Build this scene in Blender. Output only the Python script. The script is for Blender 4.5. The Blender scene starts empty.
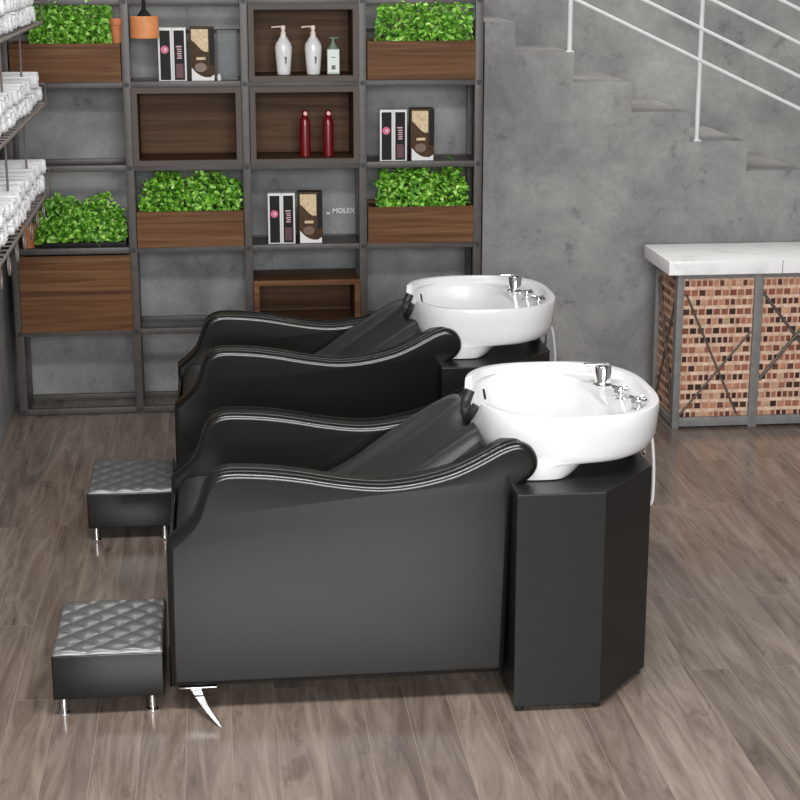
import bpy, bmesh, math, random
from mathutils import Vector, Matrix
PI = math.pi
C = bpy.context.scene.collection
S = bpy.context.scene

# ------------------------------------------------ camera, world, lights, exposure
cam_d = bpy.data.cameras.new('camera')
cam = bpy.data.objects.new('camera', cam_d); C.objects.link(cam)
cam_d.sensor_width = 36; cam_d.lens = 36 * 1700 / 800; cam_d.clip_end = 100
cam.location = (0, 0, 2.4)
cam.rotation_euler = (math.radians(90 - 14.984), 0, math.radians(-6.162))
S.camera = cam
S.view_settings.view_transform = 'Standard'
S.view_settings.look = 'None'
S.view_settings.gamma = 1.0
S.view_settings.exposure = 0.0
w = bpy.data.worlds.new('world'); S.world = w; w.use_nodes = True
w.node_tree.nodes['Background'].inputs[0].default_value = (0.93, 0.97, 1.0, 1)
w.node_tree.nodes['Background'].inputs[1].default_value = 0.11

def area(name, loc, target, sx, sy, power, col=(1, 1, 1), spread=180):
    d = bpy.data.lights.new(name, 'AREA'); d.shape = 'RECTANGLE'
    d.size = sx; d.size_y = sy; d.energy = power; d.color = col; d.spread = math.radians(spread)
    o = bpy.data.objects.new(name, d); C.objects.link(o); o.location = loc
    o.rotation_euler = (Vector(target) - Vector(loc)).to_track_quat('-Z', 'Y').to_euler()
    return o
area('ceiling_light_front', (0.3, 3.6, 3.7), (0.5, 4.3, 0), 3.0, 0.36, 190, (1, .97, .94))
area('ceiling_light_back', (1.0, 8.75, 3.6), (0.9, 5.4, 0), 5.2, 0.5, 52, (1, .97, .93))
area('stairs_fill_light', (3.0, 8.9, 4.3), (3.0, 9.2, 0), 2.4, 0.8, 45, (1, .98, .95))  # added fill lamp to brighten the stair treads
area('window_daylight', (0.6, -2.8, 2.9), (0.7, 8.0, 1.0), 4.5, 2.0, 690, (.97, .985, 1))

# ------------------------------------------------ materials
def principled(name, col, rough=0.5, metal=0.0, spec=0.5, coat=0.0):
    m = bpy.data.materials.new(name); m.use_nodes = True
    b = m.node_tree.nodes['Principled BSDF']
    b.inputs['Base Color'].default_value = (*col, 1); b.inputs['Roughness'].default_value = rough
    b.inputs['Metallic'].default_value = metal; b.inputs['Specular IOR Level'].default_value = spec
    b.inputs['Coat Weight'].default_value = coat
    return m, m.node_tree, b
def N(t, kind, **kw):
    n = t.nodes.new(kind)
    for k, v in kw.items():
        if k in n.inputs.keys(): n.inputs[k].default_value = v
        else: setattr(n, k, v)
    return n
def ramp(t, src, stops):
    r = t.nodes.new('ShaderNodeValToRGB')
    e = r.color_ramp.elements
    while len(e) < len(stops): e.new(0.5)
    for i, (p, c) in enumerate(stops):
        e[i].position = p; e[i].color = (*c, 1)
    t.links.new(src, r.inputs[0]); return r.outputs[0]
def mix(t, a, b, fac, mode='MIX'):
    n = t.nodes.new('ShaderNodeMix'); n.data_type = 'RGBA'; n.blend_type = mode
    for inp, v in ((n.inputs[6], a), (n.inputs[7], b), (n.inputs[0], fac)):
        if hasattr(v, 'is_linked') or hasattr(v, 'links'): t.links.new(v, inp)
        elif isinstance(v, (int, float)): inp.default_value = v
        else: inp.default_value = (*v, 1)
    return n.outputs[2]
def bump(t, b, h, strength, dist=0.01):
    n = N(t, 'ShaderNodeBump', Strength=strength, Distance=dist)
    t.links.new(h, n.inputs['Height']); t.links.new(n.outputs[0], b.inputs['Normal'])
def coords(t, scale=(1, 1, 1), rot=(0, 0, 0), loc=(0, 0, 0)):
    g = t.nodes.new('ShaderNodeNewGeometry'); mp = t.nodes.new('ShaderNodeMapping')
    mp.inputs['Scale'].default_value = scale; mp.inputs['Rotation'].default_value = rot; mp.inputs['Location'].default_value = loc
    t.links.new(g.outputs['Position'], mp.inputs[0]); return mp.outputs[0]

def concrete(name, c0, c1, c2):
    m, t, b = principled(name, c1, 0.75, spec=.3)
    v = coords(t)
    n1 = N(t, 'ShaderNodeTexNoise', Scale=1.7, Detail=8.0, Roughness=.62, Distortion=.4); t.links.new(v, n1.inputs[0])
    base = ramp(t, n1.outputs[0], [(.3, c0), (.5, c1), (.72, c2)])
    n2 = N(t, 'ShaderNodeTexNoise', Scale=9.0, Detail=5.0, Roughness=.7); t.links.new(v, n2.inputs[0])
    spots = ramp(t, n2.outputs[0], [(.30, (.55, .55, .55)), (.40, (.93, .93, .93)), (.7, (1.12, 1.12, 1.12))])
    out = mix(t, base, spots, .8, 'MULTIPLY')
    n3 = N(t, 'ShaderNodeTexNoise', Scale=55.0, Detail=3.0); t.links.new(v, n3.inputs[0])
    fine = ramp(t, n3.outputs[0], [(.3, (.88, .88, .88)), (.7, (1.08, 1.08, 1.08))])
    out = mix(t, out, fine, .6, 'MULTIPLY')
    t.links.new(out, b.inputs['Base Color'])
    bump(t, b, n2.outputs[0], .12, .01)
    return m
M = {}
M['concrete'] = concrete('polished_concrete', (.165, .165, .165), (.265, .26, .25), (.375, .37, .355))
M['concrete_cool'] = concrete('cool_concrete', (.135, .137, .139), (.225, .227, .228), (.335, .337, .336))

def wood_floor():
    m, t, b = principled('plank_floor', (.2, .16, .13), .27, spec=.5)
    v = coords(t, rot=(0, 0, PI / 2))
    br = N(t, 'ShaderNodeTexBrick', Scale=1.0)
    br.offset = .37; br.offset_frequency = 2; br.squash = 1
    br.inputs['Color1'].default_value = (.0, .0, .0, 1); br.inputs['Color2'].default_value = (1, 1, 1, 1)
    br.inputs['Mortar'].default_value = (.5, .5, .5, 1); br.inputs['Mortar Size'].default_value = .0010
    br.inputs['Brick Width'].default_value = 1.75; br.inputs['Row Height'].default_value = .142
    br.inputs['Mortar Smooth'].default_value = .3
    t.links.new(v, br.inputs[0])
    g = coords(t, scale=(16, 1.6, 1))
    # shift the grain per plank
    add = t.nodes.new('ShaderNodeVectorMath'); add.operation = 'MULTIPLY_ADD'
    t.links.new(br.outputs['Color'], add.inputs[0]); add.inputs[1].default_value = (7, 13, 3); t.links.new(g, add.inputs[2])
    n1 = N(t, 'ShaderNodeTexNoise', Scale=1.0, Detail=9.0, Roughness=.70, Distortion=.9); t.links.new(add.outputs[0], n1.inputs[0])
    grain = ramp(t, n1.outputs[0], [(.25, (.070, .051, .042)), (.45, (.152, .119, .099)), (.60, (.218, .177, .150)), (.8, (.32, .27, .232))])
    plank = ramp(t, br.outputs['Color'], [(0, (.80, .78, .76)), (.5, (.95, .94, .93)), (1, (1.12, 1.10, 1.07))])
    out = mix(t, grain, plank, .75, 'MULTIPLY')
    kn = N(t, 'ShaderNodeTexNoise', Scale=3.2, Detail=3.0, Roughness=.6, Distortion=.8)
    t.links.new(coords(t, scale=(2.6, 1, 1)), kn.inputs[0])
    knots = ramp(t, kn.outputs[0], [(.27, (.5, .47, .44)), (.38, (1, 1, 1))])
    out = mix(t, out, knots, .8, 'MULTIPLY')
    hl = N(t, 'ShaderNodeMath', operation='MULTIPLY'); t.links.new(br.outputs['Fac'], hl.inputs[0]); hl.inputs[1].default_value = .45
    out = mix(t, out, (.40, .34, .29), hl.outputs[0])
    t.links.new(out, b.inputs['Base Color'])
    rr = ramp(t, n1.outputs[0], [(.2, (.13, .13, .13)), (.8, (.23, .23, .23))]); t.links.new(rr, b.inputs['Roughness'])
    bump(t, b, n1.outputs[0], .05, .004)
    return m
M['floor'] = wood_floor()

def wood(name, a, c, d, rough=.5, axis='X'):
    m, t, b = principled(name, c, rough, spec=.12)
    sc = (1.2, 20, 34) if axis == 'X' else (34, 20, 1.2)
    n1 = N(t, 'ShaderNodeTexNoise', Scale=1.0, Detail=6.0, Roughness=.6, Distortion=1.0)
    t.links.new(coords(t, scale=sc), n1.inputs[0])
    t.links.new(ramp(t, n1.outputs[0], [(.28, a), (.5, c), (.72, d)]), b.inputs['Base Color'])
    bump(t, b, n1.outputs[0], .1, .003)
    return m
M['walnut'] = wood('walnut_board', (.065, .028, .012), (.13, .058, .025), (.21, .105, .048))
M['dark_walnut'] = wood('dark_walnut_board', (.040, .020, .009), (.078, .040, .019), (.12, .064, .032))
M['taupe_edge'] = principled('taupe_board_edge', (.072, .054, .043), .6)[0]

def noisy(name, c0, c1, scale, rough, spec=.5, coat=0, bstr=.1, metal=0):
    m, t, b = principled(name, c1, rough, metal, spec, coat)
    n1 = N(t, 'ShaderNodeTexNoise', Scale=scale, Detail=4.0); t.links.new(coords(t), n1.inputs[0])
    t.links.new(ramp(t, n1.outputs[0], [(.3, c0), (.7, c1)]), b.inputs['Base Color'])
    if bstr: bump(t, b, n1.outputs[0], bstr, .002)
    return m
M['leather'] = noisy('black_leather', (.0065, .0065, .0062), (.0085, .0085, .0081), 180, .22, .42, .0, 0)
M['soft_leather'] = noisy('soft_black_leather', (.014, .014, .0135), (.019, .019, .018), 160, .42, .45, 0, .04)
M['laminate'] = noisy('black_laminate', (.0065, .007, .0073), (.009, .0095, .0098), 90, .36, .34, 0, .03)
M['piping'] = principled('black_piping', (.006, .006, .006), .6)[0]
M['porcelain'] = noisy('white_porcelain', (.60, .605, .61), (.63, .63, .635), 6, .18, .5, .3, 0)
M['chrome'] = principled('chrome', (.82, .82, .82), .12, 1.0)[0]
M['rack_metal'] = noisy('rack_metal', (.055, .048, .044), (.080, .070, .064), 25, .45, .5, 0, .05)
M['frame_metal'] = noisy('counter_metal', (.15, .148, .145), (.20, .195, .19), 30, .5, .4, 0, .05)
M['brace'] = noisy('brace_metal', (.06, .05, .042), (.13, .11, .09), 60, .55, .4, 0, .1)
M['white_metal'] = principled('white_painted_metal', (.72, .72, .71), .4)[0]
M['wire'] = principled('bronze_wire', (.22, .185, .17), .4, .4)[0]
M['rubber'] = principled('black_rubber', (.012, .012, .012), .5)[0]
M['bolt'] = principled('black_bolt', (.006, .006, .006), .5)[0]
M['soil'] = noisy('dark_soil', (.010, .012, .006), (.03, .03, .015), 60, .9)
M['terracotta'] = noisy('orange_clay', (.42, .13, .045), (.60, .21, .08), 35, .6)
M['orange'] = noisy('orange_shade', (.62, .22, .075), (.75, .30, .11), 30, .55)
M['black'] = principled('satin_black', (.007, .007, .007), .55, spec=.2)[0]
M['white'] = principled('white_card', (.72, .71, .70), .5)[0]
M['pink'] = principled('pink_print', (.62, .10, .22), .5)[0]
M['palepink'] = principled('pale_print', (.70, .45, .48), .5)[0]
M['plum'] = principled('plum_print', (.09, .02, .03), .5)[0]
M['cream'] = noisy('cream_print', (.50, .36, .19), (.72, .58, .36), 80, .5)
M['brown'] = noisy('brown_print', (.045, .024, .011), (.085, .048, .024), 50, .6, .2)
M['mug'] = principled('brown_gloss_print', (.13, .07, .04), .4)[0]
M['grey_card'] = principled('grey_card', (.10, .098, .092), .5)[0]
M['bottle'] = noisy('pearl_bottle', (.70, .68, .68), (.80, .79, .79), 30, .3, .5, .2, 0)
M['pump'] = principled('blush_pump', (.82, .66, .58), .35)[0]
M['mint'] = principled('mint_bottle', (.50, .60, .53), .35)[0]
M['green_pump'] = principled('sage_pump', (.17, .24, .18), .4)[0]
M['label'] = principled('pale_label', (.72, .78, .72), .5)[0]
M['print'] = principled('grey_print', (.10, .10, .11), .5)[0]
M['red'] = principled('deep_red_bottle', (.15, .003, .005), .3, coat=.3)[0]
M['cap_glint'] = principled('pink_cap_glint', (.85, .42, .38), .3)[0]
M['groove'] = principled('dark_rubber', (.01, .01, .01), .6)[0]

def glass():
    m, t, b = principled('tinted_acrylic', (.35, .4, .4), .3, spec=.15)
    b.inputs['Transmission Weight'].default_value = .75
    b.inputs['Alpha'].default_value = .3
    return m
M['acrylic'] = glass()

def marble():
    m, t, b = principled('white_marble', (.8, .8, .78), .22, coat=.2)
    n1 = N(t, 'ShaderNodeTexNoise', Scale=4.0, Detail=8.0, Roughness=.65, Distortion=1.8); t.links.new(coords(t), n1.inputs[0])
    t.links.new(ramp(t, n1.outputs[0], [(.30, (.58, .57, .56)), (.40, (.76, .755, .745)), (.52, (.84, .835, .825)), (.75, (.88, .875, .865))]), b.inputs['Base Color'])
    return m
M['marble'] = marble()

def brick(name, rot):
    m, t, b = principled(name, (.4, .2, .15), .85, spec=.2)
    v = coords(t, rot=rot)
    br = N(t, 'ShaderNodeTexBrick', Scale=1.0)
    br.offset = .5; br.squash = .75; br.squash_frequency = 2
    br.inputs['Color1'].default_value = (0, 0, 0, 1); br.inputs['Color2'].default_value = (1, 1, 1, 1)
    br.inputs['Mortar'].default_value = (.5, .5, .5, 1); br.inputs['Mortar Size'].default_value = .005
    br.inputs['Mortar Smooth'].default_value = .25
    br.inputs['Brick Width'].default_value = .040; br.inputs['Row Height'].default_value = .049
    t.links.new(v, br.inputs[0])
    col = ramp(t, br.outputs['Color'], [(0, (.03, .02, .018)), (.22, (.075, .034, .026)), (.36, (.22, .085, .055)), (.52, (.42, .21, .13)), (.66, (.20, .062, .045)), (.80, (.36, .14, .085)), (.92, (.50, .32, .20)), (1.0, (.36, .30, .17))])
    n1 = N(t, 'ShaderNodeTexNoise', Scale=26.0, Detail=4.0); t.links.new(v, n1.inputs[0])
    col = mix(t, col, ramp(t, n1.outputs[0], [(.3, (.7, .7, .7)), (.7, (1.35, 1.3, 1.25))]), .8, 'MULTIPLY')
    sv = t.nodes.new('ShaderNodeSeparateXYZ'); t.links.new(v, sv.inputs[0])
    fr_ = N(t, 'ShaderNodeMath', operation='DIVIDE'); t.links.new(sv.outputs[1], fr_.inputs[0]); fr_.inputs[1].default_value = .049
    pp = N(t, 'ShaderNodeMath', operation='FRACT'); t.links.new(fr_.outputs[0], pp.inputs[0])
    rows = ramp(t, pp.outputs[0], [(.0, (1, 1, 1)), (.27, (1, 1, 1)), (.34, (0, 0, 0)), (.94, (0, 0, 0)), (1, (1, 1, 1))])
    n4 = N(t, 'ShaderNodeTexNoise', Scale=40.0, Detail=3.0); t.links.new(v, n4.inputs[0])
    mort = ramp(t, n4.outputs[0], [(.3, (.48, .30, .21)), (.6, (.70, .50, .38)), (.8, (.80, .66, .50))])
    vj = N(t, 'ShaderNodeMath', operation='MULTIPLY'); t.links.new(br.outputs['Fac'], vj.inputs[0]); vj.inputs[1].default_value = .6
    col = mix(t, col, (.62, .42, .31), vj.outputs[0])
    col = mix(t, col, mort, rows)
    t.links.new(col, b.inputs['Base Color'])
    inv = N(t, 'ShaderNodeMath', operation='SUBTRACT'); inv.inputs[0].default_value = 1; t.links.new(br.outputs['Fac'], inv.inputs[1])
    bump(t, b, inv.outputs[0], .6, .004)
    return m
M['brick_front'] = brick('brick_front', (PI / 2, 0, 0))
def brick_side():
    m = brick('brick_side', (0, 0, 0)); t = m.node_tree
    # swizzle so that brick rows run along the side face (Y, Z)
    g = [n for n in t.nodes if n.type == 'NEW_GEOMETRY'][0]; mp = [n for n in t.nodes if n.type == 'MAPPING'][0]
    s = t.nodes.new('ShaderNodeSeparateXYZ'); c = t.nodes.new('ShaderNodeCombineXYZ')
    t.links.new(g.outputs['Position'], s.inputs[0]); t.links.new(s.outputs[1], c.inputs[0]); t.links.new(s.outputs[2], c.inputs[1])
    t.links.new(c.outputs[0], mp.inputs[0]); return m
M['brick_side'] = brick_side()

def foliage():
    m, t, b = principled('leaf_green', (.12, .35, .03), .45, spec=.4)
    n1 = N(t, 'ShaderNodeTexNoise', Scale=38.0, Detail=2.0); t.links.new(coords(t), n1.inputs[0])
    t.links.new(ramp(t, n1.outputs[0], [(.30, (.02, .085, .006)), (.46, (.085, .29, .015)), (.57, (.25, .58, .05)), (.72, (.66, .88, .32))]), b.inputs['Base Color'])
    b.inputs['Subsurface Weight'].default_value = 0
    return m
M['leaf'] = foliage()
def towel():
    m, t, b = principled('white_towelling', (.78, .78, .79), .95, spec=.1)
    n1 = N(t, 'ShaderNodeTexNoise', Scale=130.0, Detail=3.0); t.links.new(coords(t), n1.inputs[0])
    bump(t, b, n1.outputs[0], .7, .006)
    return m
M['towel'] = towel()

# ------------------------------------------------ helpers
def link(name, me, mat, parent=None, smooth=False):
    o = bpy.data.objects.new(name, me); C.objects.link(o)
    if mat is not None: me.materials.append(M[mat] if isinstance(mat, str) else mat)
    if smooth:
        me.shade_smooth(); me.set_sharp_from_angle(angle=math.radians(42))
    if parent: o.parent = parent
    return o
def obj(name, bm, mat, parent=None, smooth=True, label=None):
    bmesh.ops.recalc_face_normals(bm, faces=bm.faces)
    me = bpy.data.meshes.new(name); bm.to_mesh(me); bm.free()
    o = link(name, me, mat, parent, smooth)
    if label: o['label'] = label
    return o
def thing(name, label, cat, loc=(0, 0, 0), group=None):
    o = bpy.data.objects.new(name, None); C.objects.link(o); o.location = loc; o.empty_display_size = .1
    o['label'] = label; o['category'] = cat
    if group: o['group'] = group
    return o
def tag(o, label, cat, group=None):
    o['label'] = label; o['category'] = cat
    if group: o['group'] = group
    return o
def struct(name, bm, mat, smooth=False):
    o = obj(name, bm, mat, None, smooth); o['kind'] = 'structure'; return o
def bx(x0, x1, y0, y1, z0, z1, bev=0.0, seg=2, bm=None):
    own = bmesh.new()
    r = bmesh.ops.create_cube(own, size=1)
    for v in own.verts:
        v.co = Vector(((x0 + x1) / 2 + v.co.x * (x1 - x0), (y0 + y1) / 2 + v.co.y * (y1 - y0), (z0 + z1) / 2 + v.co.z * (z1 - z0)))
    if bev: bmesh.ops.bevel(own, geom=own.edges[:], offset=bev, segments=seg, profile=.6, affect='EDGES', clamp_overlap=True)
    if bm is None: return own
    merge(bm, own); return bm
def merge(dst, src):
    me = bpy.data.meshes.new('tmp'); src.to_mesh(me); src.free(); dst.from_mesh(me); bpy.data.meshes.remove(me)
def prism(pts, axis, a, b, bev=0.0, seg=3, bm=None, only=None):
    """outline pts (u, v) extruded along axis from a to b. axis 'Y': u=x, v=z; axis 'Z': u=x, v=y; axis 'X': u=y, v=z"""
    own = bmesh.new()
    def P(u, v, d):
        return {'Y': (u, d, v), 'Z': (u, v, d), 'X': (d, u, v)}[axis]
    v0 = [own.verts.new(P(u, v, a)) for u, v in pts]; v1 = [own.verts.new(P(u, v, b)) for u, v in pts]
    f0 = own.faces.new(v0); f1 = own.faces.new(v1[::-1])
    n = len(pts)
    for i in range(n): own.faces.new((v0[i], v1[i], v1[(i + 1) % n], v0[(i + 1) % n]))
    bmesh.ops.recalc_face_normals(own, faces=own.faces)
    if bev:
        bmesh.ops.bevel(own, geom=(list(f0.edges) if only == 0 else list(f1.edges) if only == 1 else list(f0.edges) + list(f1.edges)), offset=bev, segments=seg, profile=.5, affect='EDGES', clamp_overlap=True)
    if bm is None: return own
    merge(bm, own); return bm
def tube(pts, r, n=8, bm=None, closed=False, radii=None):
    own = bmesh.new() if bm is None else bm
    pts = [Vector(p) for p in pts]; rings = []
    up = None
    for i, p in enumerate(pts):
        if closed: d = pts[(i + 1) % len(pts)] - pts[i - 1]
        else: d = pts[min(i + 1, len(pts) - 1)] - pts[max(i - 1, 0)]
        d.normalize()
        if up is None:
            up = Vector((0, 0, 1)) if abs(d.z) < .9 else Vector((1, 0, 0))
        s = d.cross(up).normalized(); up = s.cross(d).normalized()
        rr = radii[i] if radii else r
        rings.append([own.verts.new(p + rr * (math.cos(2 * PI * k / n) * s + math.sin(2 * PI * k / n) * up)) for k in range(n)])
    m = len(rings)
    for i in range(m if closed else m - 1):
        a, b = rings[i], rings[(i + 1) % m]
        for k in range(n): own.faces.new((a[k], a[(k + 1) % n], b[(k + 1) % n], b[k]))
    if not closed:
        own.faces.new(rings[0][::-1]); own.faces.new(rings[-1])
    return own
def lathe(prof, n=20, cx=0, cy=0, bm=None, sx=1, sy=1):
    own = bmesh.new() if bm is None else bm
    rings = []
    for r, z in prof:
        if r < 1e-5: rings.append([own.verts.new((cx, cy, z))])
        else: rings.append([own.verts.new((cx + r * sx * math.cos(2 * PI * k / n), cy + r * sy * math.sin(2 * PI * k / n), z)) for k in range(n)])
    for a, b in zip(rings, rings[1:]):
        for k in range(n):
            k2 = (k + 1) % n
            if len(a) == 1 and len(b) == 1: continue
            if len(a) == 1: own.faces.new((a[0], b[k2], b[k]))
            elif len(b) == 1: own.faces.new((a[k], a[k2], b[0]))
            else: own.faces.new((a[k], a[k2], b[k2], b[k]))
    if len(rings[0]) > 1: own.faces.new(rings[0][::-1])
    if len(rings[-1]) > 1: own.faces.new(rings[-1])
    return own
def smooth_line(pts, sub=5):
    """Catmull-Rom through pts"""
    out = []
    P = [Vector((*p, 0)) if len(p) == 2 else Vector(p) for p in pts]
    for i in range(len(P) - 1):
        p0 = P[max(i - 1, 0)]; p1 = P[i]; p2 = P[i + 1]; p3 = P[min(i + 2, len(P) - 1)]
        for s in range(sub):
            t = s / sub
            out.append(.5 * ((2 * p1) + (-p0 + p2) * t + (2 * p0 - 5 * p1 + 4 * p2 - p3) * t * t + (-p0 + 3 * p1 - 3 * p2 + p3) * t ** 3))
    out.append(P[-1])
    return out
def dup(o, parent=None, off=None):
    c = o.copy(); C.objects.link(c)
    if parent: c.parent = parent
    if off is not None: c.location = o.location + Vector(off)
    for ch in list(o.children):
        if ch is not c: dup(ch, c)
    return c

# ------------------------------------------------ the room
struct('floor', bx(-1.25, 5.2, -2.5, 10.0, -.1, 0), 'floor')
struct('wall_left', bx(-1.25, -1.11, 2.0, 9.20, 0, 3.3), 'concrete_cool')
struct('wall_back', bx(-1.25, 1.39, 9.20, 9.34, 0, 3.3), 'concrete_cool')
struct('wall_back_right', bx(1.39, 5.34, 9.74, 9.88, 0, 3.3), 'concrete')
# panel joint on the wall behind the shelving
o = obj('trim_1', bx(-1.10, 1.385, 9.185, 9.199, 1.955, 1.972), 'groove'); o['kind'] = 'structure'

struct('wall_right', bx(5.2, 5.34, 2.0, 9.88, 0, 3.3), 'concrete')
# concrete staircase descending to the right
K = 8.83 / 8.70
XS = [1.372, 1.527, 1.835, 2.143, 2.457, 2.770, 3.083, 3.396, 3.709, 4.022, 4.335, 4.648, 4.96]
XS = [x * K for x in XS]
Z0 = 2.4 - (2.4 - 2.024) * K; RISE = .1545 * K
pts = [(XS[0], 0), (XS[0], Z0)]
z = Z0
for i in range(1, len(XS)):
    pts.append((XS[i], z)); z -= RISE; pts.append((XS[i], z))
pts[-1] = (XS[-1], 0)
o = struct('stairs', prism(pts, 'Y', 8.83, 9.74), 'concrete')

rail = thing('stair_railing', 'white painted metal railing with sloping bars on the concrete stairs', 'railing', (1.849, 8.89, 1.87))
def loc_children(root):
    """children were modelled in world space: bring their meshes into the root's frame"""
    for c in root.children_recursive: c.data.transform(Matrix.Translation(-root.location))
def step_z(x):
    k = 0
    for i, xx in enumerate(XS):
        if x > xx: k = i
    return Z0 - RISE * k
for x in (1.849, 2.549, 3.249, 3.949):
    zb = step_z(x)
    b = tube([(x, 8.89, zb), (x, 8.89, 3.05 - (x - 1.82) * .49)], .013, 10)
    bx(x - .02, x + .02, 8.87, 8.91, zb, zb + .006, bm=b)
    obj('post', b, 'white_metal', rail)
SL = (1.549 - 2.116) / (3.108 - 1.888)
for i, zz in enumerate((2.128, 2.292, 2.46, 2.63, 2.80, 2.97)):
    xa = 1.849
    zl = lambda x, z0=zz: z0 + SL * (x - 1.87)
    obj('rail_bar', tube([(xa, 8.872, zl(xa)), (3.98, 8.872, zl(3.98))], .0095 if i < 5 else .018, 8), 'white_metal', rail)
loc_children(rail)

# ------------------------------------------------ counter with brick panels
CX0, CY0, CY1, CX1 = 2.285, 8.185, 8.64, 3.95
ctr = thing('brick_counter', 'brick fronted counter in a grey metal frame with white marble top', 'counter', (3.1, 8.4, 0))
tp = bx(2.228, 4.02, 8.150, 8.66, .808, .878, .004)
obj('marble_top', tp, 'marble', ctr)
obj('top_joint', bx(2.808, 2.811, 8.1485, 8.151, .81, .876), 'grey_card', ctr)
obj('brick_front', bx(CX0 + .03, CX1 - .03, CY0 + .022, CY0 + .06, .05, .80), 'brick_front', ctr)
obj('brick_side', bx(CX0 + .022, CX0 + .06, CY0 + .061, CY1 - .03, .05, .80), 'brick_side', ctr)
obj('back_panel', bx(CX0 + .061, CX1 - .03, CY1 - .03, CY1 - .01, .05, .80), 'frame_metal', ctr)
fr = []
for x in (CX0, 2.685, 3.10, 3.515, CX1 - .045):
    wd = .035 if x == CX0 else .045
    fr.append(bx(x, x + wd, CY0, CY0 + .02, .0, .807, .003))
fr.append(bx(CX0, CX0 + .03, CY0 + .0205, CY0 + .05, 0, .807, .003))
fr.append(bx(CX0, CX0 + .04, CY1 - .04, CY1, 0, .807, .003))
for b in fr: obj('frame_post', b, 'frame_metal', ctr)
obj('frame_rail', bx(CX0 + .036, CX1 - .05, CY0 + .002, CY0 + .019, .012, .06, .003), 'frame_metal', ctr)
obj('frame_rail', bx(CX0 + .036, CX1 - .05, CY0 + .002, CY0 + .019, .782, .806, .003), 'frame_metal', ctr)
obj('frame_rail', bx(CX0 + .002, CX0 + .019, CY0 + .051, CY1 - .041, .012, .05, .003), 'frame_metal', ctr)
obj('frame_rail', bx(CX0 + .002, CX0 + .019, CY0 + .051, CY1 - .041, .785, .806, .003), 'frame_metal', ctr)
def brace(a, b, th=.006):
    return tube([a, b], th, 6)
yb = CY0 + .012
for i, (xa, xb) in enumerate(((2.325, 2.68), (2.735, 3.095), (3.15, 3.51))):
    if i == 0:
        obj('cross_brace', brace((xa + .01, yb, .70), (xb - .055, yb, .07)), 'brace', ctr)
        obj('cross_brace', brace((xa, yb + .008, .07), (xb, yb + .008, .50)), 'brace', ctr)
    else:
        for s in (0, 1):
            obj('cross_brace', brace((xa if s else xb, yb + .008 * s, .70), (xb if s else xa, yb + .008 * s, .25), .009), 'brace', ctr)
xs_ = CX0 + .012
obj('cross_brace', brace((xs_, CY0 + .06, .08), (xs_, CY1 - .05, .72), .008), 'brace', ctr)
obj('cross_brace', brace((xs_ + .008, CY0 + .06, .72), (xs_ + .008, CY1 - .05, .08), .008), 'brace', ctr)
loc_children(ctr)

# ------------------------------------------------ shelving rack
RX = [-1.041, -.438, .157, .757, 1.360]; RZ = [.018, .44, .872, 1.297, 1.717, 2.128, 2.55]
RY0, RY1 = 8.80, 9.13; PW = .021
rack = thing('shelving_rack', 'tall dark metal open shelving rack against the concrete back wall', 'shelving rack', (.16, 8.96, 0))
for x in RX:
    obj('upright_post', bx(x - PW, x + PW, RY0, RY0 + .04, 0, 2.72, .004), 'rack_metal', rack)
    obj('upright_post', bx(x - PW * .7, x + PW * .7, RY1 - .03, RY1, 0, 2.72, .004), 'rack_metal', rack)
for z in RZ:
    for a, b in zip(RX, RX[1:]):
        obj('front_beam', bx(a + PW, b - PW, RY0 + .004, RY0 + .036, z - .016, z + .016, .003), 'rack_metal', rack)
        obj('rear_beam', bx(a + PW * .7, b - PW * .7, RY1 - .026, RY1 - .004, z - .014, z + .014, .003), 'rack_metal', rack)
    for x in RX:
        obj('side_beam', bx(x - .014, x + .014, RY0 + .041, RY1 - .031, z - .014, z + .014, .003), 'rack_metal', rack)
        bo = tube([(x, RY0 - .006, z), (x, RY0 + .001, z)], .013, 10)
        obj('bolt', bo, 'bolt', rack)
loc_children(rack)
Z1 = [z + .016 for z in RZ]; Z2 = [z - .016 for z in RZ]
# thin boards to stand things on (open shelf cells)
def shelf_board(ci, ri):
    return obj('shelf_board', bx(RX[ci] + PW, RX[ci + 1] - PW, RY0 + .037, RY1 - .027, RZ[ri] - .006, RZ[ri] + .010), 'rack_metal')
for ci, ri in ((1, 4), (2, 2), (3, 3), (0, 2)):
    sb = shelf_board(ci, ri); sb.parent = rack; sb.data.transform(Matrix.Translation(-rack.location))

def cubby(x0, x1, z0, z1, label):
    t = thing('wooden_cubby', label, 'shelf box', ((x0 + x1) / 2, 8.95, z0))
    y0, y1, th = 8.772, 9.10, .024
    b = bx(x0, x0 + th, y0, y1, z0, z1, .002)
    bx(x1 - th, x1, y0, y1, z0, z1, .002, bm=b)
    bx(x0 + th, x1 - th, y0, y1, z0, z0 + th, .002, bm=b); bx(x0 + th, x1 - th, y0, y1, z1 - th, z1, .002, bm=b)
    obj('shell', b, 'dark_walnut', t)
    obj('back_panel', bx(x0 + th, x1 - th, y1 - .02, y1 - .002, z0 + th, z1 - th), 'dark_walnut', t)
    f = bx(x0 - .004, x0 + th, y0 - .004, y0 - .0002, z0 - .004, z1 + .004)
    bx(x1 - th, x1 + .004, y0 - .004, y0 - .0002, z0 - .004, z1 + .004, bm=f)
    bx(x0 + th, x1 - th, y0 - .004, y0 - .0002, z0 - .004, z0 + th, bm=f)
    bx(x0 + th, x1 - th, y0 - .004, y0 - .0002, z1 - th, z1 + .004, bm=f)
    obj('front_edging', f, 'taupe_edge', t)
    loc_children(t); return t
cubby(-.412, .131, Z1[3] + .001, Z2[4] - .001, 'empty brown wooden cubby box in the second column of the rack')
cubby(.183, .731, Z1[4] + .001, Z2[5] - .001, 'brown wooden cubby box holding the pump bottles, highest on the rack')
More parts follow.
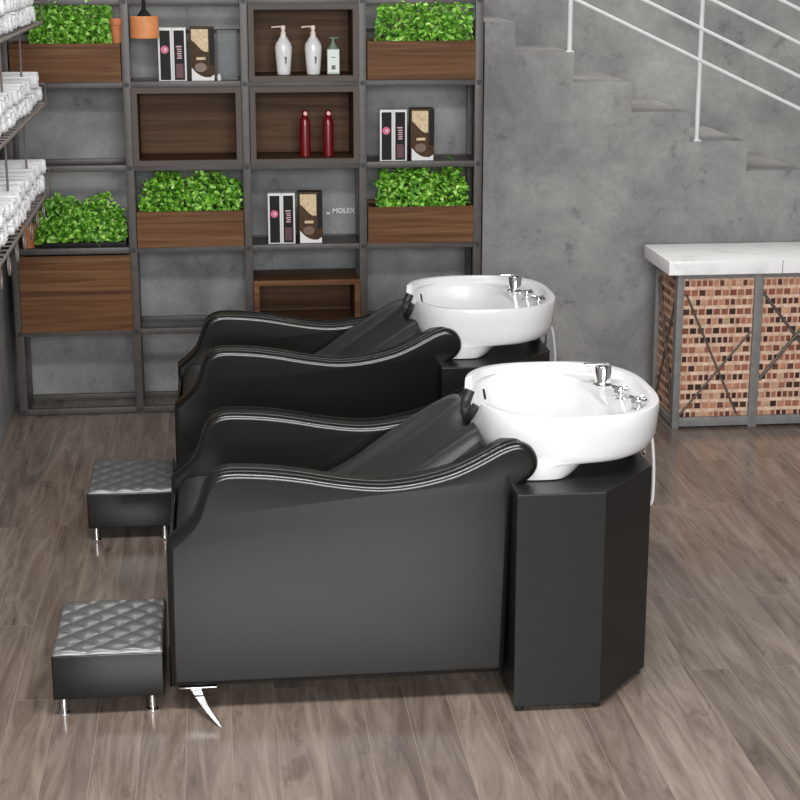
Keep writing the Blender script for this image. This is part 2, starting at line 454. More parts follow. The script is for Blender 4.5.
cubby(.183, .731, Z1[3] + .001, Z2[4] - .001, 'brown wooden cubby box holding the two red bottles')
b = cubby(.183, .731, Z1[1] + .001, .70, 'low empty brown wooden cubby box just behind the rear chair armrest')
for c in b.children:
    if c.name.startswith('front_edging'): c.data.materials[0] = M['walnut']

rnd = random.Random(4)
def leaf_mesh(x0, x1, y0, y1, z0, z1, count, size=.031, seed=1):
    r = random.Random(seed); bm = bmesh.new()
    cx, cy = (x0 + x1) / 2, (y0 + y1) / 2; hx, hy, hz = (x1 - x0) / 2, (y1 - y0) / 2, z1 - z0
    for i in range(count):
        while True:
            u, v, q = r.uniform(-1, 1), r.uniform(-1, 1), r.uniform(0, 1)
            if abs(u) ** 5 + abs(v) ** 4 + q ** 5 < 1.0 + .15 * math.sin(u * 9 + seed) : break
        # keep most leaves near the outside of the clump
        if q < .55 and abs(v) < .5 and r.random() < .6: v = -abs(v) - .3
        hgt = 1 + .10 * math.sin(u * 7 + seed * 2) + .08 * math.sin(u * 17 + v * 5 + seed)
        c = Vector((cx + u * hx, cy + v * hy, z0 + q * hz * hgt))
        if c.z < z0 + .03 and c.y < y0 + .02: c.y = y0 + .02; c.z = z0 + .035
        s = size * r.uniform(.6, 1.25)
        nrm = Vector((u * .5 + r.uniform(-.8, .8), -0.7 + r.uniform(-.7, .5), .6 + q * .5 + r.uniform(-.5, .6))).normalized()
        a = nrm.cross(Vector((r.uniform(-1, 1), r.uniform(-1, 1), r.uniform(-1, 1)))).normalized(); bb = nrm.cross(a)
        A = [c - a * s * .6, c + bb * s * .36 - a * s * .1 + nrm * s * .14, c + bb * s * .26 + a * s * .35 + nrm * s * .1, c + a * s * .65, c - bb * s * .26 + a * s * .35 + nrm * s * .1, c - bb * s * .36 - a * s * .1 + nrm * s * .14]
        vs = [bm.verts.new(p) for p in A]
        bm.faces.new((vs[0], vs[1], vs[2], vs[3])); bm.faces.new((vs[0], vs[3], vs[4], vs[5]))
    return bm
def stems(x0, x1, y0, y1, z0, z1, seed):
    r = random.Random(seed); bm = bmesh.new()
    for i in range(34):
        x, y = r.uniform(x0 + .04, x1 - .04), r.uniform(y0 + .02, y1 - .02)
        tube([(x, y, z0), (x + r.uniform(-.02, .02), y + r.uniform(-.02, .02), z0 + (z1 - z0) * .5), (x + r.uniform(-.04, .04), y + r.uniform(-.03, .03), z0 + (z1 - z0) * .85)], .0016, 4, bm)
    return bm
def planter(x0, x1, z0, z1, lx0, lx1, lz, label, seed, n=1050):
    t = thing('planter_box', label, 'planter', ((x0 + x1) / 2, 8.93, z0))
    y0, y1, th = 8.770, 9.08, .018
    b = bx(x0, x1, y0, y0 + th, z0, z1, .002); bx(x0, x1, y1 - th, y1, z0, z1, .002, bm=b)
    bx(x0, x0 + th, y0 + th, y1 - th, z0, z1, bm=b); bx(x1 - th, x1, y0 + th, y1 - th, z0, z1, bm=b)
    bx(x0 + th, x1 - th, y0 + th, y1 - th, z0, z0 + .012, bm=b)
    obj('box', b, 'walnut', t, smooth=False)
    obj('soil', bx(x0 + th, x1 - th, y0 + th, y1 - th, z0 + .012, z1 - .02), 'soil', t, smooth=False)
    obj('foliage', leaf_mesh(lx0, lx1, y0 + .005, y1 - .02, z1 - .025, lz, n, seed=seed), 'leaf', t, smooth=False)
    obj('stems', stems(lx0, lx1, y0 + .03, y1 - .03, z1 - .03, lz, seed), 'leaf', t)
    loc_children(t); return t
planter(-1.01, -.462, Z1[4] + .001, 1.925, -.92, -.50, 2.16, 'wooden planter of bright green leaves beside the towels, highest in the leftmost column', 11)
planter(-.414, .133, Z1[2] + .001, 1.075, -.40, .13, 1.255, 'wooden planter of bright green leaves in the second column below the empty cubby', 12, 850)
planter(.780, 1.336, Z1[4] + .001, 1.928, .83, 1.33, 2.17, 'wooden planter of bright green leaves at the top right of the rack', 13)
planter(.780, 1.336, Z1[2] + .001, 1.080, .83, 1.32, 1.275, 'wooden planter of bright green leaves in the right column below the product boxes', 14, 950)
# tall planter in the left column: foliage comes up behind the beam
t = thing('planter_box', 'large deep wooden planter in the left column with plants rising from it', 'planter', (-.74, 8.93, Z1[1]))
x0, x1, z0, z1, y0, y1 = -1.015, -.452, Z1[1] + .001, Z2[2] - .003, 8.765, 9.08
b = bx(x0 - .008, x1 - .004, y0, y0 + .02, z0, z1, .002); bx(x0, x1, y1 - .018, y1, z0, z1, bm=b)
bx(x0, x0 + .018, y0 + .02, y1 - .018, z0, z1, bm=b); bx(x1 - .018, x1, y0 + .02, y1 - .018, z0, z1, bm=b)
obj('box', b, 'walnut', t, smooth=False)
obj('soil', bx(x0 + .018, x1 - .018, y0 + .02, y1 - .018, z0, z1 - .01), 'soil', t, smooth=False)
loc_children(t)
t = thing('planted_tray', 'low black tray of bright green leaves beside the small clay pot', 'plant', (-.7, 8.95, .89))
obj('tray', bx(-.91, -.475, 8.845, 9.07, .8835, .91, .003), 'black', t)
obj('foliage', leaf_mesh(-.95, -.47, 8.83, 9.08, .90, 1.12, 1250, seed=15), 'leaf', t, smooth=False)
obj('stems', stems(-.90, -.49, 8.86, 9.05, .905, 1.08, 15), 'leaf', t)
loc_children(t)
def clay_pot(x, y, z, r, h, label):
    b = lathe([(r * .72, z), (r * .93, z + h * .72), (r * 1.06, z + h * .74), (r * 1.08, z + h), (r * .94, z + h), (r * .90, z + h * .8), (0, z + h * .8)], 18, 0, 0)
    bmesh.ops.translate(b, verts=b.verts, vec=(0, 0, -z))
    o = obj('clay_pot', b, 'terracotta'); o.location = (x, y, z); return tag(o, label, 'pot')
clay_pot(-.978, 8.875, .8835, .042, .125, 'small orange clay pot below the towel rack at the left of the leafy tray')
clay_pot(-.478, 8.80, 1.926, .030, .12, 'small orange clay pot at the right end of the upper left planter')

# hanging orange lamp
t = thing('pendant_lamp', 'small orange lamp shade hanging on a black cord in the rack', 'lamp', (-.338, 8.80, 1.95))
cx, cy = -.338, 8.79
obj('shade', lathe([(.068, 1.949), (.071, 1.951), (.071, 2.054), (.066, 2.057), (.02, 2.057)], 28, cx, cy), 'orange', t)
obj('socket_cone', lathe([(.036, 2.0575), (.030, 2.066), (.012, 2.09), (.008, 2.12), (.008, 2.14)], 16, cx, cy), 'black', t)
obj('cord', tube([(cx, cy, 2.14), (cx, cy, 2.60)], .004, 8), 'black', t)
obj('hook', tube([(cx, cy, 2.60), (cx, cy + .01, 2.61), (cx, 8.83, 2.567)], .004, 6), 'black', t)
loc_children(t)

# product cartons ------------------------------------------------
def striped_carton(x0, x1, z0, h, side, label):
    y0, y1 = 8.80 + .045, 8.925
    t = thing('product_carton', label, 'box', ((x0 + x1) / 2, (y0 + y1) / 2, z0))
    obj('carton', bx(x0, x1, y0, y1, z0, z0 + h, .0012), 'white', t)
    e = .009; m_ = (x0 + x1) / 2
    obj('front_print', bx(x0 + e, x1 - e, y0 - .0008, y0 + .0005, z0 + e, z0 + h - .012), 'black', t)
    zc = z0 + h * .60
    if side == 0:
        obj('logo', lathe([(.012, -.0006), (.020, -.0006), (.020, .0006), (.012, .0006)], 16), 'pink', t)
        l = t.children[-1]; l.data.transform(Matrix.Translation((m_ - .002, y0 - .0014, zc)) @ Matrix.Rotation(PI / 2, 4, 'X'))
        b = bx(m_ - .006, m_ + .008, y0 - .0026, y0 - .0022, zc - .007, zc + .007)
        obj('logo_mark', b, 'palepink', t)
    else:
        b = bx(m_ - .016, m_ + .012, y0 - .0018, y0 - .0009, zc + .012, zc + .018)
        for k in range(5): bx(m_ - .012 + .003 * (k % 2), m_ + .012, y0 - .0018, y0 - .0009, zc - .045 + k * .011, zc - .040 + k * .011, bm=b)
        obj('lettering', b, 'palepink', t, smooth=False)
        obj('lower_print', bx(m_ - .018, m_ + .018, y0 - .0014, y0 - .0009, z0 + .02, z0 + .09), 'plum', t)
    loc_children(t); return t
def arc_poly(pts, y, th=.0009): return prism(pts, 'Y', y - th, y)
def poster_carton(x0, x1, z0, h, label):
    y0, y1 = 8.80 + .045, 8.93
    t = thing('product_carton', label, 'box', ((x0 + x1) / 2, (y0 + y1) / 2, z0))
    obj('carton', bx(x0, x1, y0, y1, z0, z0 + h, .0012), 'brown', t)
    w_ = x1 - x0
    U = lambda u, v: (x0 + u * w_, z0 + v * h)
    top = [U(.06, .96), U(.74, .96), U(.74, .55)] + [U(.74 - .68 * s, .55 + .22 * s ** 1.0 - .10 * math.sin(PI * s) * (1 - s)) for s in (.2, .4, .6, .8, 1)]
    obj('cream_print', arc_poly(top, y0 - .0002), 'cream', t, smooth=False)
    bot = [U(.05, .02), U(.96, .02), U(.96, .13), U(.80, .08), U(.60, .08), U(.40, .11), U(.22, .17), U(.05, .26)]
    obj('white_print', arc_poly(bot, y0 - .0002), 'white', t, smooth=False)
    obj('lettering', bx(x0 + .25 * w_, x0 + .62 * w_, y0 - .0018, y0 - .0012, z0 + .40 * h, z0 + .45 * h), 'cream', t)
    ell = [(x0 + .42 * w_ + .24 * w_ * math.cos(a), z0 + .26 * h + .085 * h * math.sin(a)) for a in [2 * PI * k / 18 for k in range(18)]]
    obj('round_print', arc_poly(ell, y0 - .0012, .0006), 'mug', t, smooth=False)
    obj('spine_print', bx(x0 + .78 * w_, x1 - .002, y0 - .0009, y0 - .0002, z0 + .30 * h, z0 + .98 * h), 'black' , t)
    loc_children(t); return t
for cell, x, zb in (('upper left open shelf', -.276, RZ[4] + .0105), ('open shelf under the red bottles', .262, RZ[2] + .0105), ('right hand open shelf', .850, RZ[3] + .0105)):
    striped_carton(x, x + .070, zb, .268, 0, 'slim black carton with pink ring logo on the ' + cell)
    striped_carton(x + .071, x + .141, zb, .268, 1, 'slim black carton with pale lettering on the ' + cell)
    poster_carton(x + .160, x + .285, zb, .272, 'wide brown and cream printed carton on the ' + cell)
# clear display panel and a small white jar beside the upper left cartons
t = thing('display_frame', 'grey framed clear display panel standing right of the upper left cartons', 'display', (.06, 9.0, RZ[4] + .01))
zb = RZ[4] + .0105
b = bx(.022, .030, 8.96, 8.972, zb, zb + .25); bx(.118, .126, 8.96, 8.972, zb, zb + .25, bm=b)
bx(.030, .118, 8.96, 8.972, zb + .242, zb + .25, bm=b); bx(.030, .118, 8.96, 8.972, zb, zb + .008, bm=b)
obj('frame', b, 'rack_metal', t, smooth=False); obj('panel', bx(.030, .118, 8.964, 8.968, zb + .008, zb + .242), 'acrylic', t)
loc_children(t)
o = obj('small_jar', lathe([(.010, 0), (.011, .002), (.011, .026), (.008, .030), (.008, .036), (0, .037)], 14), 'white')
o.location = (.028, 8.87, zb); tag(o, 'tiny white jar beside the upper left brown carton', 'jar')

# white lettering on the back wall
def text_mesh(s, size, ext):
    c = bpy.data.curves.new('t', 'FONT'); c.body = s; c.size = size; c.extrude = ext; c.align_x = 'LEFT'; c.offset = .0012
    o = bpy.data.objects.new('t', c); C.objects.link(o)
    bpy.context.view_layer.update()
    me = bpy.data.meshes.new_from_object(o.evaluated_get(bpy.context.evaluated_depsgraph_get()))
    bpy.data.objects.remove(o); return me
t = thing('wall_sign', 'small raised white lettering seen through the rack right of the cartons', 'sign', (.64, 9.17, 1.0))
me = text_mesh('MOLEX', .037, .003); me.transform(Matrix.Translation((.622, 9.192, .990)) @ Matrix.Rotation(PI / 2, 4, 'X')); link('letters', me, 'white', t)
o = obj('sign_dash', bx(.588, .608, 9.186, 9.197, .982, .996, .003), 'white', t)
loc_children(t)

# bottles ------------------------------------------------
def pump_bottle(x, y, z, label):
    t = thing('pump_bottle', label, 'bottle', (x, y, z))
    obj('bottle', lathe([(.030, 0), (.034, .004), (.036, .03), (.042, .10), (.0445, .135), (.040, .155), (.025, .178), (.015, .192), (.015, .196)], 24, sy=.8), 'bottle', t)
    obj('collar', lathe([(.013, .1962), (.015, .197), (.014, .210), (.009, .218), (.009, .226)], 16), 'pump', t)
    b = lathe([(.012, .2262), (.0125, .238), (.010, .246), (0, .247)], 14)
    tube([(0, 0, .239), (-.03, -.004, .240), (-.060, -.008, .237)], .004, 8, b)
    obj('pump_spout', b, 'pump', t)
    lp = [(.002, .088), (.012, .094), (.016, .085), (.014, .070), (.010, .050), (.006, .062), (.007, .076)]
    b = prism(lp, 'Y', -.0365, -.0325); obj('print', b, 'print', t, smooth=False)
    return t
pump_bottle(.358, 8.86, Z1[4] + .026, 'white pump bottle, leftmost of the pair with blush pump heads')
pump_bottle(.510, 8.86, Z1[4] + .026, 'white blush-headed pump bottle right beside the small mint bottle')
t = thing('pump_bottle', 'small mint green pump bottle with sage pump in the top cubby', 'bottle', (.612, 8.86, Z1[4] + .026))
obj('bottle', bx(-.032, .032, -.018, .018, 0, .128, .006, 3), 'mint', t)
obj('shoulder', lathe([(.026, .1285), (.020, .142), (.011, .152), (.011, .160)], 16, sy=.7), 'green_pump', t)
b = lathe([(.007, .1605), (.007, .176), (.012, .177), (.012, .185), (0, .187)], 12); tube([(0, 0, .182), (.028, -.006, .183)], .0035, 8, b); tube([(0, 0, .182), (-.018, 0, .183)], .0045, 8, b)
obj('pump_head', b, 'green_pump', t)
obj('label', bx(-.028, .028, -.0190, -.0181, .012, .122), 'label', t)
b = bx(-.010, .010, -.0199, -.0192, .024, .046); bx(-.012, .010, -.0199, -.0192, .084, .088, bm=b); obj('print', b, 'print', t, smooth=False)
for x, lab in ((.462, 'deep red bottle with pale highlight painted on its cap, nearer the middle of its cubby'), (.582, 'deep red bottle with pale highlight painted on its cap, nearer the right wall of its cubby')):
    t = thing('red_bottle', lab, 'bottle', (x, 8.86, Z1[3] + .026))
    obj('bottle', lathe([(.024, 0), (.028, .004), (.028, .165), (.026, .185), (.018, .202), (.013, .208)], 20), 'red', t)
    obj('cap', lathe([(.013, .2085), (.015, .210), (.015, .236), (0, .238)], 14), 'red', t)
    obj('cap_highlight_disc', lathe([(0, -.001), (.010, -.001), (.010, .001), (0, .001)], 14), 'cap_glint', t)  # pale disc painting a highlight on the red cap
    l = t.children[-1]; l.name = 'cap_highlight'; l.data.transform(Matrix.Translation((.002, -.017, .222)) @ Matrix.Rotation(PI / 2, 4, 'X') @ Matrix.Scale(3, 4, (0, 0, 1)))

# ------------------------------------------------ towel rack with rolled towels
TZ = [1.262, 1.668, 2.045]; TXO, TXI, TY0, TY1 = -.80, -1.08, 5.4, 8.34
tr = thing('towel_rack', 'three tier wire towel rack on the left wall loaded with rolled towels', 'towel rack', (-1.0, 6.9, 1.2))
for k, z in enumerate(TZ):
    b = bmesh.new()
    tube([(TXO, TY0, z), (TXO, TY1, z), (TXI, TY1, z), (TXI, TY0, z)], .007, 6, b, closed=True)
    for i in range(30):
        y = TY0 + (i + .5) * (TY1 - TY0) / 30
        tube([(TXO, y, z - .003), (TXI, y, z - .003)], .0035, 5, b)
    for j in range(1, 4):
        xx = TXO + (TXI - TXO) * j / 4; tube([(xx, TY0, z - .008), (xx, TY1, z - .008)], .003, 5, b)
    obj('wire_shelf', b, 'wire', tr)
    # raised guard rail at the far end
    tube_pts = [(TXO, TY1, z), (TXO, TY1, z + .095), (TXI, TY1, z + .095), (TXI, TY1, z)]
    obj('end_guard', tube(tube_pts, .005, 6), 'wire', tr)
RODS = [TY1 - .094 - i * .084 for i in (3, 12, 21, 30)]
for y in RODS:
    for x in (TXO - .07,):
        obj('hanging_rod', tube([(x, y, TZ[0] - .01), (x, y, 2.9)], .005, 8), 'wire', tr)
    for z in TZ:
        obj('wall_bracket', bx(TXI - .035, TXI + .0, y - .012, y + .012, z - .02, z + .02, .003), 'wire', tr)
for i in range(9):
    y = 5.7 + i * .28
    pts = [(TXO + .002, y + .035 * math.cos(a) , TZ[0] - .045 + .04 * math.sin(a)) for a in [PI / 2 + 2 * PI * s / 14 for s in range(13)]]
    obj('towel_hook', tube(pts, .004, 6), 'wire', tr)
loc_children(tr)
def towel_mesh():
    """a spiral roll lying along X, seen from its end"""
    bm = bmesh.new(); n = 46; L = .245
    R = .0395; turns = 2.6
    outer = []; 
    for i in range(n + 1):
        s = i / n; a = s * turns * 2 * PI
        r = .006 + (R - .007 - .006) * s
        outer.append((math.cos(a) * r, math.sin(a) * r))
    th = .0055
    rnd2 = random.Random(3)
    rings = []
    for j, x in enumerate((-L / 2, -L / 2 + .01, 0, L / 2 - .01, L / 2)):
        e = .6 if j in (0, 4) else 1
        ra = []; rb = []
        for i, (p, q) in enumerate(outer):
            d = math.hypot(p, q); ux, uy = p / d, q / d
            wob = rnd2.uniform(-.0012, .0012)
            ra.append(bm.verts.new((x + (rnd2.uniform(-.003, .003) if e < 1 else 0), p + ux * th * e + wob, q + uy * th * e + wob)))
            rb.append(bm.verts.new((x, p - ux * th * e * .5, q - uy * th * e * .5)))
        rings.append((ra, rb))
    for (a, b), (c, d) in zip(rings, rings[1:]):
        for i in range(n):
            bm.faces.new((a[i], a[i + 1], c[i + 1], c[i])); bm.faces.new((b[i], d[i], d[i + 1], b[i + 1]))
        for i in (0, n): bm.faces.new((a[i], c[i], d[i], b[i]))
    for a, b in (rings[0], rings[-1]):
        for i in range(n): bm.faces.new((a[i], b[i], b[i + 1], a[i + 1]))
    return bm
tw0 = obj('rolled_towel', towel_mesh(), 'towel')
first = True
tier_names = ('lowest', 'middle', 'top')
rt = random.Random(8)
for k, z in enumerate(TZ):
    for row in range(2):
        n = 25
        for i in range(n - row):
            y = TY1 - .052 - i * .084 - row * .042
            if y < 6.2 or (row and min(abs(y - q) for q in RODS) < .05): continue
            if first: o = tw0; first = False
            else: o = tw0.copy(); C.objects.link(o)
            o.location = (-.945 + rt.uniform(-.008, .014), y, z + .0480 + row * .073)
            o.rotation_euler = (rt.uniform(0, 2 * PI), 0, rt.uniform(-.03, .03))
            tag(o, 'rolled white towel in the %s row on the %s shelf of the wire rack' % (('bottom', 'upper')[row], tier_names[k]), 'towel', 'rolled towels, %s row of the %s shelf' % (('bottom', 'upper')[row], tier_names[k]))

# ------------------------------------------------ shampoo chair
YC = 5.50; YN = 5.09; YF = 2 * YC - YN; AT = .125
prof = [(-.190, .574), (-.154, .602), (-.113, .643), (-.090, .69), (-.072, .745), (-.050, .783), (-.015, .803), (.032, .809), (.13, .803), (.234, .789), (.36, .765), (.486, .750), (.60, .758), (.709, .783), (.78, .812), (.836, .841), (.885, .866), (.931, .877), (.968, .862), (.990, .828), (.992, .79), (.972, .758), (.94, .735), (.914, .70)]
line = [(p.x, p.y) for p in smooth_line(prof, 3)]
outl = [(-.194, .089)] + line + [(.895, .092)]
def inset(pts, d):
    out = []; n = len(pts)
    for i in range(n):
        p0, p1, p2 = Vector(pts[i - 1]), Vector(pts[i]), Vector(pts[(i + 1) % n])
        a = (p1 - p0).normalized(); b = (p2 - p1).normalized(); t_ = (a + b).normalized()
        out.append((p1.x + t_.y * d, p1.y - t_.x * d))
    return out
chair = thing('shampoo_chair', 'black leather shampoo chair in front, its whole near side panel in view', 'chair', (.35, YC, 0), 'black salon shampoo chairs in a row')
cy = YC
for s in (-1, 1):
    ya = YN if s < 0 else YF; inn = -s   # inward direction
    a, b = ya, ya + inn * .026
    obj('side_panel', prism(outl, 'Y', a, b, .0245, 8, only=0), 'leather', chair)
    a, b = ya + inn * .042, ya + inn * AT
    obj('arm_pad', prism(inset(outl, .001), 'Y', min(a, b), max(a, b), .036, 7), 'leather', chair)
    for yy in (ya + inn * .0345,):
        pt = [(x, yy, z) for x, z in inset(outl, .017)[1:-1]]
        obj('piping', tube(pt, .0085, 8), 'piping', chair)
YI0, YI1 = YN + AT + .001, YF - AT - .001
# seat: extruded profile with a rounded nose
seat = [(-.170, .16), (-.172, .50), (-.160, .555), (-.135, .582), (-.09, .590), (.05, .575), (.22, .548), (.40, .53), (.42, .30), (.42, .16)]
obj('seat', prism(seat, 'Y', YI0, YI1, .012, 3), 'soft_leather', chair)
obj('front_board', bx(-.186, -.174, YI0 + .004, YI1 - .004, .10, .54, .004), 'leather', chair)
# reclined backrest, lofted between the arms, hollow in the middle with raised bolsters
def backrest():
    bm = bmesh.new()
    path = smooth_line([(.33, .555), (.46, .610), (.60, .705), (.72, .790), (.80, .850), (.828, .868)], 4)
    ny = 40; top = []; bot = []
    for i, p in enumerate(path):
        s = i / (len(path) - 1)
        half = (YI1 - YI0) / 2 * (1 - .10 * s ** 3) ; rt_, rb_ = [], []
        for j in range(ny + 1):
            v = -1 + 2 * j / ny
            bol = (.045 if v > 0 else .022) * math.exp(-((abs(v) - .80) / .15) ** 2) * math.sin(PI * min(1, .22 + s * .75)) - .018 * max(0, abs(v) - .9) / .1
            neck = -.055 * max(0, 1 - (abs(v) / .42) ** 2) * max(0, (s - .72) / .28)
            rt_.append(bm.verts.new((p.x - .35 * bol, YC + v * half, p.y + bol + neck)))
            rb_.append(bm.verts.new((p.x + .035, YC + v * half, p.y - .085 - .05 * (1 - s))))
        top.append(rt_); bot.append(rb_)
    m = len(path)
    for i in range(m - 1):
        for j in range(ny):
            bm.faces.new((top[i][j], top[i + 1][j], top[i + 1][j + 1], top[i][j + 1]))
            bm.faces.new((bot[i][j], bot[i][j + 1], bot[i + 1][j + 1], bot[i + 1][j]))
        bm.faces.new((top[i][0], bot[i][0], bot[i + 1][0], top[i + 1][0]))
        bm.faces.new((top[i][ny], top[i + 1][ny], bot[i + 1][ny], bot[i][ny]))
    for j in range(ny):
        bm.faces.new((top[0][j], top[0][j + 1], bot[0][j + 1], bot[0][j]))
        bm.faces.new((top[-1][j], bot[-1][j], bot[-1][j + 1], top[-1][j + 1]))
    return bm
obj('backrest', backrest(), 'soft_leather', chair)
# chrome front legs: a plate and a curved tapering blade that sweeps back to the floor
def front_leg(y, s):
    b = bx(-.165, -.045, y - .038, y + .03, .0825, .0885, .001)
    path = smooth_line([(-.118, 0, .0825), (-.106, s * .03, .066), (-.078, s * .085, .036), (-.034, s * .155, .003)], 5)
    own = bmesh.new(); rings = []
    for i, p in enumerate(path):
        q = i / (len(path) - 1); wd = .036 * (1 - q) + .006; th = .006
        rings.append([own.verts.new((p.x + dx * wd, y + p.y + dy * th, p.z)) for dx, dy in ((-.5, -1), (.5, -1), (.5, 1), (-.5, 1))])
    for a, c in zip(rings, rings[1:]):
        for k in range(4): own.faces.new((a[k], a[(k + 1) % 4], c[(k + 1) % 4], c[k]))
    own.faces.new(rings[0][::-1]); own.faces.new(rings[-1])
    merge(b, own); return b
obj('leg', front_leg(YN + .045, -1), 'chrome', chair, label='chrome curved front leg')
obj('leg', front_leg(YF - .045, 1), 'chrome', chair, label='chrome curved front leg')
obj('rear_support', bx(.70, .86, YN + .27, YF - .27, .0, .150, .004), 'piping', chair)
loc_children(chair)

# ------------------------------------------------ wash unit: cabinet, basin, fittings
unit = thing('wash_basin_unit', 'front black octagonal cabinet carrying a white porcelain shampoo basin with chrome taps', 'basin', (1.15, YC, 0), 'shampoo basin units behind the chairs')
CN = 4.985; CF = 2 * YC - CN
cab = [(.908, CN), (1.190, CN), (1.404, 5.25), (1.404, 2 * YC - 5.25), (1.190, CF), (.908, CF)]
cabm = prism(cab, 'Z', .018, .740, .004, 2)
obj('cabinet', cabm, 'laminate', unit, smooth=False)
for x, y in ((.93, CN + .02), (1.375, 5.25), (.93, CF - .02), (1.375, 2 * YC - 5.25), (1.185, CN + .03), (1.185, CF - .03)):
    obj('foot', lathe([(.013, 0), (.014, .002), (.014, .0175)], 12, x, y), 'rubber', unit)
BC = (1.133, 5.475)
def basin():
    bm = bmesh.new(); n = 72
    # (z, x0, x1, half_y, exponent, notch depth)
    L = [(.7405, .885, 1.130, .350, 3.4), (.744, .878, 1.142, .358, 3.4), (.760, .868, 1.160, .361, 3.4), (.780, .858, 1.186, .362, 3.3), (.793, .850, 1.225, .363, 3.0), (.798, .845, 1.385, .364, 2.7),
         (.806, .842, 1.415, .367, 2.6), (.820, .838, 1.430, .369, 2.6), (.85, .830, 1.440, .372, 2.8), (.90, .825, 1.445, .377, 2.8), (.943, .822, 1.448, .380, 2.8), (.953, .825, 1.445, .377, 2.8),
         (.955, .834, 1.436, .368, 2.8), (.952, .843, 1.421, .357, 2.6), (.940, .847, 1.415, .352, 2.6), (.930, .850, 1.405, .345, 2.6), (.924, .853, 1.272, .330, 2.8), (.910, .858, 1.258, .322, 2.9),
         (.86, .870, 1.240, .305, 2.9), (.80, .895, 1.215, .265, 2.7), (.775, .93, 1.18, .20, 2.4), (.768, .98, 1.12, .11, 2.0)]
    rings = []
    for (z, x0, x1, hy, e) in L:
        cx, hx = (x0 + x1) / 2, (x1 - x0) / 2; R = []
        for k in range(n):
            a = 2 * PI * k / n; c, s = math.cos(a), math.sin(a)
            x = cx + hx * math.copysign(abs(c) ** (2 / e), c); y = hy * math.copysign(abs(s) ** (2 / e), s)
            zz = z
            if c < 0 and z > .80:
                f = max(0, 1 - (abs(y) / .17) ** 2.4) * min(1, max(0, (-c - .3) / .3))
                zz = z - (z - .80) * .62 * f
            rings_pt = (x, BC[1] + y, zz); R.append(bm.verts.new(rings_pt))
        rings.append(R)
    for a, b in zip(rings, rings[1:]):
        for k in range(n): bm.faces.new((a[k], a[(k + 1) % n], b[(k + 1) % n], b[k]))
    bm.faces.new(rings[0][::-1]); bm.faces.new(rings[-1])
    return bm
bas = obj('basin', basin(), 'porcelain', unit, label='white porcelain bowl')
obj('drain', lathe([(.0, .7725), (.03, .7725), (.034, .7705), (.034, .7685)], 20, 1.05, BC[1]), 'chrome', bas)
o = obj('overflow', lathe([(0, -.003), (.013, -.003), (.013, .003), (0, .003)], 16), 'black', bas, label='dark overflow hole')
o.data.transform(Matrix.Translation((.897, 5.60, .905)) @ Matrix.Rotation(math.radians(80), 4, 'Y') @ Matrix.Scale(1.5, 4, (1, 0, 0)))
# black rubber neck rest set in the notch
NY = BC[1] + .005
pts = smooth_line([(.842, NY - .070, .915), (.828, NY - .066, .893), (.822, NY - .045, .870), (.820, NY, .862), (.822, NY + .045, .870), (.828, NY + .078, .895), (.842, NY + .085, .930)], 4)
obj('neck_rest', tube(pts, .018, 10), 'rubber', bas, label='black rubber neck rest')
# faucet: upright mixer with a flat lever, and two star handles on the ledge
f = lathe([(.034, .9255), (.035, .930), (.029, .936), (.028, .940), (.028, .992), (.025, .996), (0, .996)], 24, 1.312, 5.60)
obj('spout', f, 'chrome', unit)
lv = bx(1.245, 1.330, 5.585, 5.615, .9965, 1.004, .002); obj('lever', lv, 'chrome', unit)
def knob(x, y):
    b = lathe([(.022, .9235), (.022, .928), (.012, .932), (.012, .946), (.016, .950), (.016, .962), (.012, .967), (0, .968)], 18, x, y)
    for k in range(4):
        a = PI / 4 + k * PI / 2
        tube([(x, y, .957), (x + .030 * math.cos(a), y + .034 * math.sin(a), .960)], .009, 8, b)
    return b
obj('tap_handle', knob(1.330, 5.415), 'chrome', unit); obj('tap_handle', knob(1.355, 5.275), 'chrome', unit)
# supply hoses looping down behind the cabinet
hp = smooth_line([(1.405, 5.47, .822), (1.452, 5.47, .79), (1.476, 5.50, .68), (1.484, 5.52, .55), (1.478, 5.53, .508), (1.455, 5.55, .515), (1.4105, 5.58, .54)], 6)
obj('hose', tube(hp, .0055, 8), 'white_metal', unit, label='white supply hose')
hp = smooth_line([(1.39, 5.42, .818), (1.405, 5.40, .80), (1.418, 5.40, .77), (1.413, 5.40, .72), (1.411, 5.44, .70)], 6)
obj('hose', tube(hp, .006, 8), 'chrome', unit, label='chrome braided hose')
obj('bracket', prism([(1.36, .742), (1.398, .742), (1.398, .815), (1.388, .815)], 'Y', 5.44, 5.449, 0), 'black', unit)
obj('bracket', prism([(1.36, .742), (1.398, .742), (1.398, .815), (1.388, .815)], 'Y', 5.555, 5.564, 0), 'black', unit)
loc_children(unit)

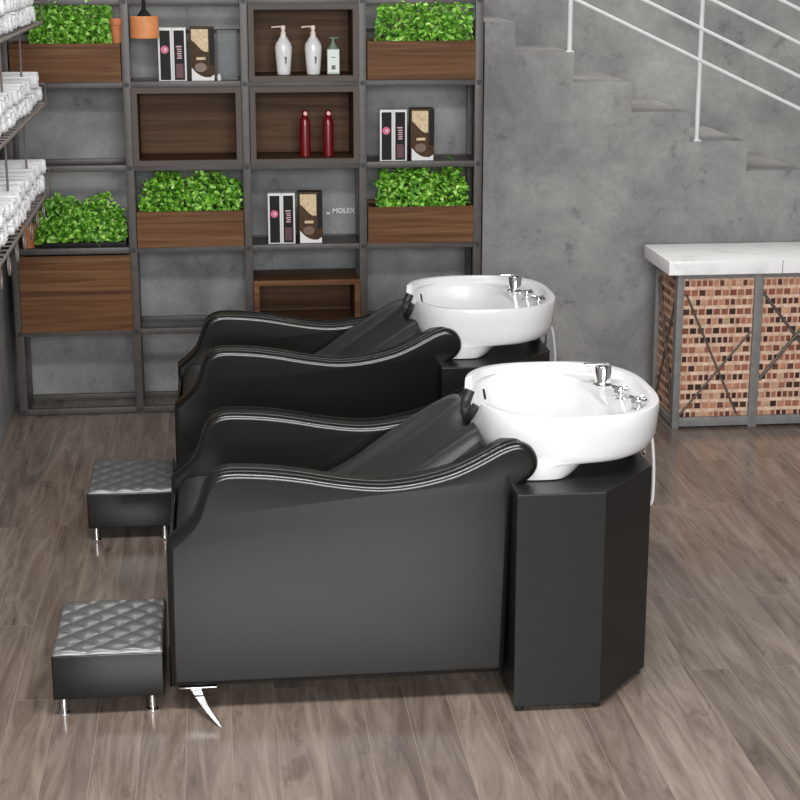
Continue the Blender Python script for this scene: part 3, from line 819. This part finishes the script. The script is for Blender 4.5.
# ------------------------------------------------ quilted footrest
foot = thing('footrest', 'front black footrest with sheen-painted diamond quilted top on chrome feet', 'footrest', (-.38, 5.325, 0), 'quilted footrests before the chairs')
FX0, FX1, FY0, FY1 = -.566, -.212, 5.10, 5.545
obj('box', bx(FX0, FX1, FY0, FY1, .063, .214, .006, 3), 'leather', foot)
def quilt():
    bm = bmesh.new(); nx, ny = 96, 96; G = []
    for i in range(nx + 1):
        row = []
        for j in range(ny + 1):
            u, v = i / nx, j / ny
            x = FX0 + .001 + u * (FX1 - FX0 - .002); y = FY0 + .001 + v * (FY1 - FY0 - .002)
            p, q = (u * 3.5 + v * 4.3), (u * 3.5 - v * 4.3)
            h = (abs(math.sin(PI * p)) * abs(math.sin(PI * q))) ** .45
            e = min(1, min(u, 1 - u) / .035) * min(1, min(v, 1 - v) / .03); e = math.sqrt(max(0, 1 - (1 - e) ** 2))
            row.append(bm.verts.new((x, y, .2145 + .008 * e + .0085 * h * e)))
        G.append(row)
    for i in range(nx):
        for j in range(ny): bm.faces.new((G[i][j], G[i + 1][j], G[i + 1][j + 1], G[i][j + 1]))
    ring = [G[i][0] for i in range(nx + 1)] + [G[nx][j] for j in range(1, ny + 1)] + [G[i][ny] for i in range(nx - 1, -1, -1)] + [G[0][j] for j in range(ny - 1, 0, -1)]
    low = [bm.verts.new((v.co.x, v.co.y, .2142)) for v in ring]
    m = len(ring)
    for k in range(m): bm.faces.new((ring[k], low[k], low[(k + 1) % m], ring[(k + 1) % m]))
    bm.faces.new(low)
    return bm
M['quilt'] = noisy('quilted_leather_sheen', (.075, .077, .077), (.095, .097, .097), 200, .36, .9, .3, 0)  # black leather lightened so the top's sheen sits in the colour
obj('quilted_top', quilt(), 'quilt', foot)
for x in (FX0 + .030, FX1 - .042):
    for y in (FY0 + .035, FY1 - .035):
        lg = obj('leg', lathe([(.019, 0), (.020, .003), (.018, .007), (.011, .009), (.010, .055), (.016, .058), (.016, .0625)], 18, x, y), 'chrome', foot, label='chrome peg foot')
loc_children(foot)

# ------------------------------------------------ the second station further back
DY = 1.665
c2 = dup(chair, off=(-.007, DY, 0)); c2['label'] = 'rear black leather shampoo chair, partly hidden behind the front chair'
u2 = dup(unit, off=(-.018, DY, 0)); u2['label'] = 'rear white shampoo basin on its black cabinet, beyond the front basin'
f2 = dup(foot, off=(-.002, DY, 0)); f2['label'] = 'rear black quilted footrest, farther from the camera'
